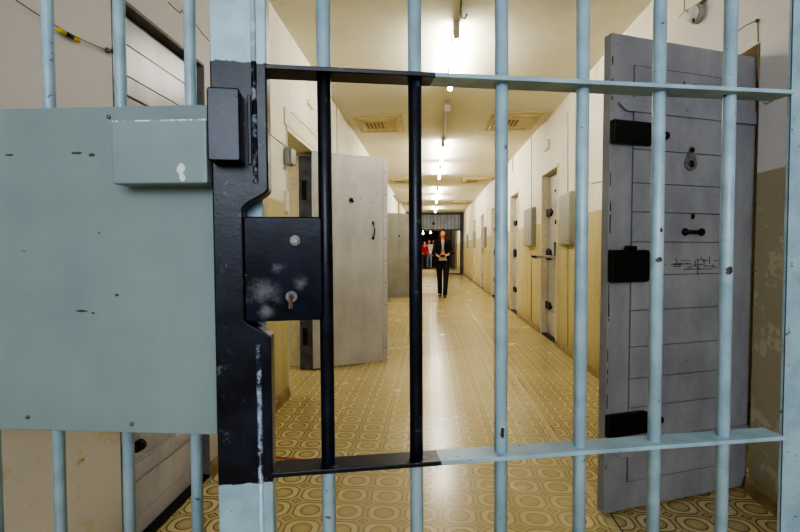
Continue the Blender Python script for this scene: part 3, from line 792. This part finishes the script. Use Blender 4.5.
def person(name, label, loc, rz, H=1.67, hair_c=(120, 60, 30), jacket=(8, 9, 14), inner=(170, 166, 168), trous=(16, 16, 20), female=True, pose='clasp', small=False):
    k = H/1.70
    t = thing(name, label, 'person', loc, rz)
    t.scale = (k, k, k)
    sx = .93 if female else 1.05
    vox = .009 if not small else .016
    SH = Vector((.165*sx, .01, 1.40)); 
    HIP = .095
    # feet: left foot forward (mid-stride)
    if pose == 'clasp':
        legs = {1: ((HIP, 0, .90), (.082, -.10, .50), (.060, -.10, .095), -1), -1: ((-HIP, 0, .90), (-.075, -.02, .49), (-.060, .14, .115), -1)}
        arms = {1: (SH, Vector((.225, .02, 1.12)), Vector((.075, -.215, 1.055))), -1: (Vector((-SH.x, SH.y, SH.z)), Vector((-.225, .02, 1.12)), Vector((-.085, -.20, 1.02)))}
    else:
        legs = {1: ((HIP, 0, .90), (.10, -.02, .49), (.10, .0, .09), -1), -1: ((-HIP, 0, .90), (-.10, .0, .49), (-.11, .03, .09), -1)}
        arms = {1: (SH, Vector((.235, .03, 1.12)), Vector((.24, -.06, .88))), -1: (Vector((-SH.x, SH.y, SH.z)), Vector((-.235, .02, 1.12)), Vector((-.20, -.18, .98)))}
    # ---- body: one continuous surface
    bm = BM()
    loft(bm, [(0, 0, .84, .13, .09), (0, 0, .92, .155*sx, .105), (0, 0, 1.0, .14*sx, .098), (0, 0, 1.10, .122*sx, .088), (0, -.005, 1.22, .142*sx, .105), (0, -.005, 1.30, .152*sx, .108), (0, .005, 1.40, .15*sx, .085), (0, .01, 1.445, .07, .06)])
    cone(bm, (0, .012, 1.42), .056, (0, .0, 1.52), .05)
    ellipsoid(bm, (0, -.005, 1.615), (.073, .088, .105), 20, 14)            # skull
    ellipsoid(bm, (0, -.030, 1.565), (.052, .058, .058), 16, 10)            # jaw
    cone(bm, (0, -.088, 1.615), .007, (0, -.104, 1.588), .012, 10)          # nose
    for s in (1, -1):
        ellipsoid(bm, (s*.074, .0, 1.60), (.010, .020, .030), 10, 8)        # ear
        ellipsoid(bm, (s*.032, -.085, 1.638), (.020, .010, .007), 10, 6)    # brow
        ellipsoid(bm, (s*.042, -.068, 1.590), (.022, .020, .020), 10, 6)    # cheek
        a, b, c, _ = legs[s]
        cone(bm, a, .085, b, .052); cone(bm, b, .052, c, .036)
        f = Vector(c); cone(bm, f+Vector((0, .03, -.055)), .032, f+Vector((s*.02, -.13, -.065)), .026)
        S0, E, W_ = arms[s]
        cone(bm, S0, .050, E, .038); cone(bm, E, .038, W_, .025)
        fd = (W_-E).normalized()
        if pose == 'clasp':
            hand(bm, W_, Vector((-s*.85, -.35, .06 if s > 0 else -.02)), Vector((-s*.1, .9, -.1)), Vector((0, 0, 1)), .55)
        else:
            hand(bm, W_, fd, Vector((-s, 0, 0)), Vector((0, -1, 0)), .35)
    body = obj('body', bm, M_skin, t, remesh=vox*.75, smooth=3)
    # ---- trousers
    bm = BM()
    loft(bm, [(0, 0, .83, .14, .10), (0, 0, .92, .168*sx, .118), (0, 0, .99, .155*sx, .11), (0, 0, 1.03, .142*sx, .105)])
    for s in (1, -1):
        a, b, c, _ = legs[s]; c = Vector(c); cone(bm, a, .097, b, .064); cone(bm, b, .064, (c.x, c.y+.008, c.z-.02), .058)
    obj('trousers', bm, simple('trouser cloth', srgb(*trous), .8, 0, .1), t, remesh=vox, smooth=4)
    # ---- shoes
    M_shoe = simple('shoe leather', srgb(14, 13, 14), .35)
    for s in (1, -1):
        c = Vector(legs[s][2]); up = c.z-.095; bm = BM()
        loft(bm, [(c.x, c.y-.03, up+.0, .040, .125), (c.x+s*.005, c.y-.035, up+.02, .046, .135), (c.x, c.y-.03, up+.05, .040, .105), (c.x, c.y+.03, up+.085, .036, .045), (c.x, c.y+.03, up+.10, .034, .040)])
        obj('shoe', bm, M_shoe, t, bevel=0)
    # ---- inner top
    bm = BM()
    loft(bm, [(0, 0, .925, .178*sx, .130), (0, 0, 1.0, .158*sx, .118), (0, 0, 1.10, .136*sx, .103), (0, -.006, 1.22, .152*sx, .118), (0, -.006, 1.30, .160*sx, .119), (0, 0, 1.37, .12*sx, .098)])
    obj('top', bm, simple('top cloth', srgb(*inner), .85, 0, .2, 60), t, remesh=vox, smooth=3)
    # ---- open jacket: shell with a front gap
    bm = BM(); seg = 40; rings = [(.895, .200, .140, 1.75), (.93, .194, .140, 1.5), (1.0, .176, .132, 1.1), (1.10, .158, .120, .7), (1.20, .166, .130, .40), (1.29, .172, .134, .50), (1.36, .170, .118, .66), (1.42, .140, .094, .80), (1.455, .078, .074, 1.0)]
    R = []
    for (z, rx, ry, gap) in rings:
        row = []
        for i in range(seg+1):
            a = gap/2+(2*PI-gap)*i/seg
            row.append(bm.verts.new((rx*sx*math.sin(a), .002-ry*math.cos(a), z)))
        R.append(row)
    for a, b in zip(R, R[1:]):
        for i in range(seg): f = bm.faces.new((a[i], a[i+1], b[i+1], b[i])); f.smooth = True
    M_j = simple('jacket cloth', srgb(*jacket), .8, 0, .12)
    j = obj('jacket', bm, M_j, t); m = j.modifiers.new('solid', 'SOLIDIFY'); m.thickness = .012; m.offset = 1
    for s in (1, -1):                # sleeves and lapels
        S0, E, W_ = arms[s]; bm = BM(); cone(bm, S0, .064, E, .052); cone(bm, E, .052, E.lerp(W_, .38 if pose == 'clasp' else .93), .042)
        obj('sleeve', bm, M_j, j, remesh=vox, smooth=3)
        bm = BM(); prism(bm, [(s*.035, 1.18), (s*.085, 1.33), (s*.062, 1.345), (s*.072, 1.40), (s*.045, 1.43), (s*.026, 1.30)], 'y', -.150, -.132); obj('lapel', bm, M_j, j, bevel=.003)
    # ---- face details
    for s in (1, -1):
        bm = BM(); ellipsoid(bm, (s*.031, -.0825, 1.620), (.013, .008, .007), 12, 8); e = obj('eye', bm, M_white, body)
        bm = BM(); ellipsoid(bm, (s*.031, -.0885, 1.620), (.006, .004, .006), 10, 6); obj('iris', bm, M_iron, body)
    bm = BM(); ellipsoid(bm, (0, -.088, 1.556), (.022, .007, .007), 12, 6); obj('lips', bm, simple('lips', srgb(160, 74, 68), .4), body)
    # ---- hair
    bm = BM()
    if female:                       # shoulder-length bob with a fringe
        ellipsoid(bm, (0, .018, 1.645), (.090, .096, .096), 20, 12)
        for s in (1, -1):
            cone(bm, (s*.066, -.008, 1.66), .032, (s*.080, .0, 1.56), .030); cone(bm, (s*.080, .0, 1.56), .030, (s*.072, .01, 1.485), .026)
            cone(bm, (s*.012, -.072, 1.70), .020, (s*.058, -.060, 1.66), .020)
        loft(bm, [(0, .05, 1.46, .07, .035), (0, .045, 1.53, .088, .055), (0, .035, 1.62, .088, .07)])
    else:
        ellipsoid(bm, (0, .018, 1.655), (.080, .090, .082), 20, 12)
    obj('hair', bm, simple('hair', srgb(*hair_c), .55, 0, .3, 60), t, remesh=vox, smooth=2)
    return t
wp = onZ(442.5, 297, 0)
lady = person('person', 'woman with ginger bob in dark blazer and trousers walking up corridor, hands clasped', (wp.x, wp.y, 0), .0, 1.62, (84, 42, 24))
# leaflet held between her hands
bm = BM(); box(bm, -.055, .055, -.004, .004, -.035, .035, Matrix.Rotation(.5, 4, 'X'))
bk = obj('booklet', bm, simple('dark booklet', srgb(60, 50, 48), .5), bevel=.001); bk.location = (wp.x-.005, wp.y-.262, 1.0); tag(bk, 'small dark booklet held in the walking woman\'s hands', 'booklet')
for (px, Y, jc, ic, tc, h, nm, fem, r) in ((424.5, 27.0, (150, 28, 38), (130, 30, 36), (40, 44, 60), 1.62, 'distant visitor in a bright red jacket, leftmost behind the end grille', True, .3),
                                  (429.3, 27.8, (190, 196, 206), (220, 220, 220), (120, 140, 170), 1.70, 'distant visitor in pale jacket and pale blue trousers behind end grille', False, -.2),
                                  (433.5, 28.8, (120, 26, 34), (60, 30, 30), (30, 30, 40), 1.72, 'distant visitor in dark red jacket, nearest the woman behind end grille', False, .1)):
    p = onY(px, 258, Y); person('person', nm, (p.x, Y, 0), r, h, (60, 40, 30), jc, ic, tc, fem, 'stand', True)

# ---------------------------------------------------------------- small floor things
bm = BM(); a, b = onZ(272, 457.5, .0), onZ(318, 462, .0)
tube(bm, [(a.x-.3, a.y, .004), (a.x, a.y, .004), (b.x, b.y, .004), (b.x+.02, b.y-.02, .003)], .006, 8)
tag(obj('red_cord', bm, M_red_w), 'thin faded red cord lying on patterned floor behind black gate bars', 'cord')

# ---------------------------------------------------------------- light
def area(name, loc, rot, sx_, sy_, e, c):
    l = bpy.data.lights.new(name, 'AREA'); l.shape = 'RECTANGLE'; l.size = sx_; l.size_y = sy_; l.energy = e; l.color = c
    o = bpy.data.objects.new(name, l); COL.objects.link(o); o.location = loc; o.rotation_euler = rot; return o
area('rear_window_light', ((XL+XR)/2, YB+.12, 2.05), (PI/2-.22, 0, 0), 1.9, 1.1, 78, (.83, .90, 1.0))
area('cell_fill_light', (XL-TH-.8, 3.9, 2.4), (0, 0, 0), .5, .5, 12, (1, .93, .8))  # unseen fill lamp added to brighten the open left cell
area('lobby_light', (.1, YE+3, ZC-.05), (0, 0, 0), 1.6, 1.6, 110, (1, .92, .85))
w = bpy.data.worlds.new('world'); sc.world = w; w.use_nodes = True
w.node_tree.nodes['Background'].inputs[0].default_value = (.55, .68, .9, 1); w.node_tree.nodes['Background'].inputs[1].default_value = .4
sc.view_settings.view_transform = 'AgX'
sc.view_settings.look = 'AgX - High Contrast'
sc.view_settings.exposure = -0.14
sc.cycles.max_bounces = 10; sc.cycles.diffuse_bounces = 6
sc.cycles.use_denoising = True
sc.cycles.sample_clamp_indirect = 6
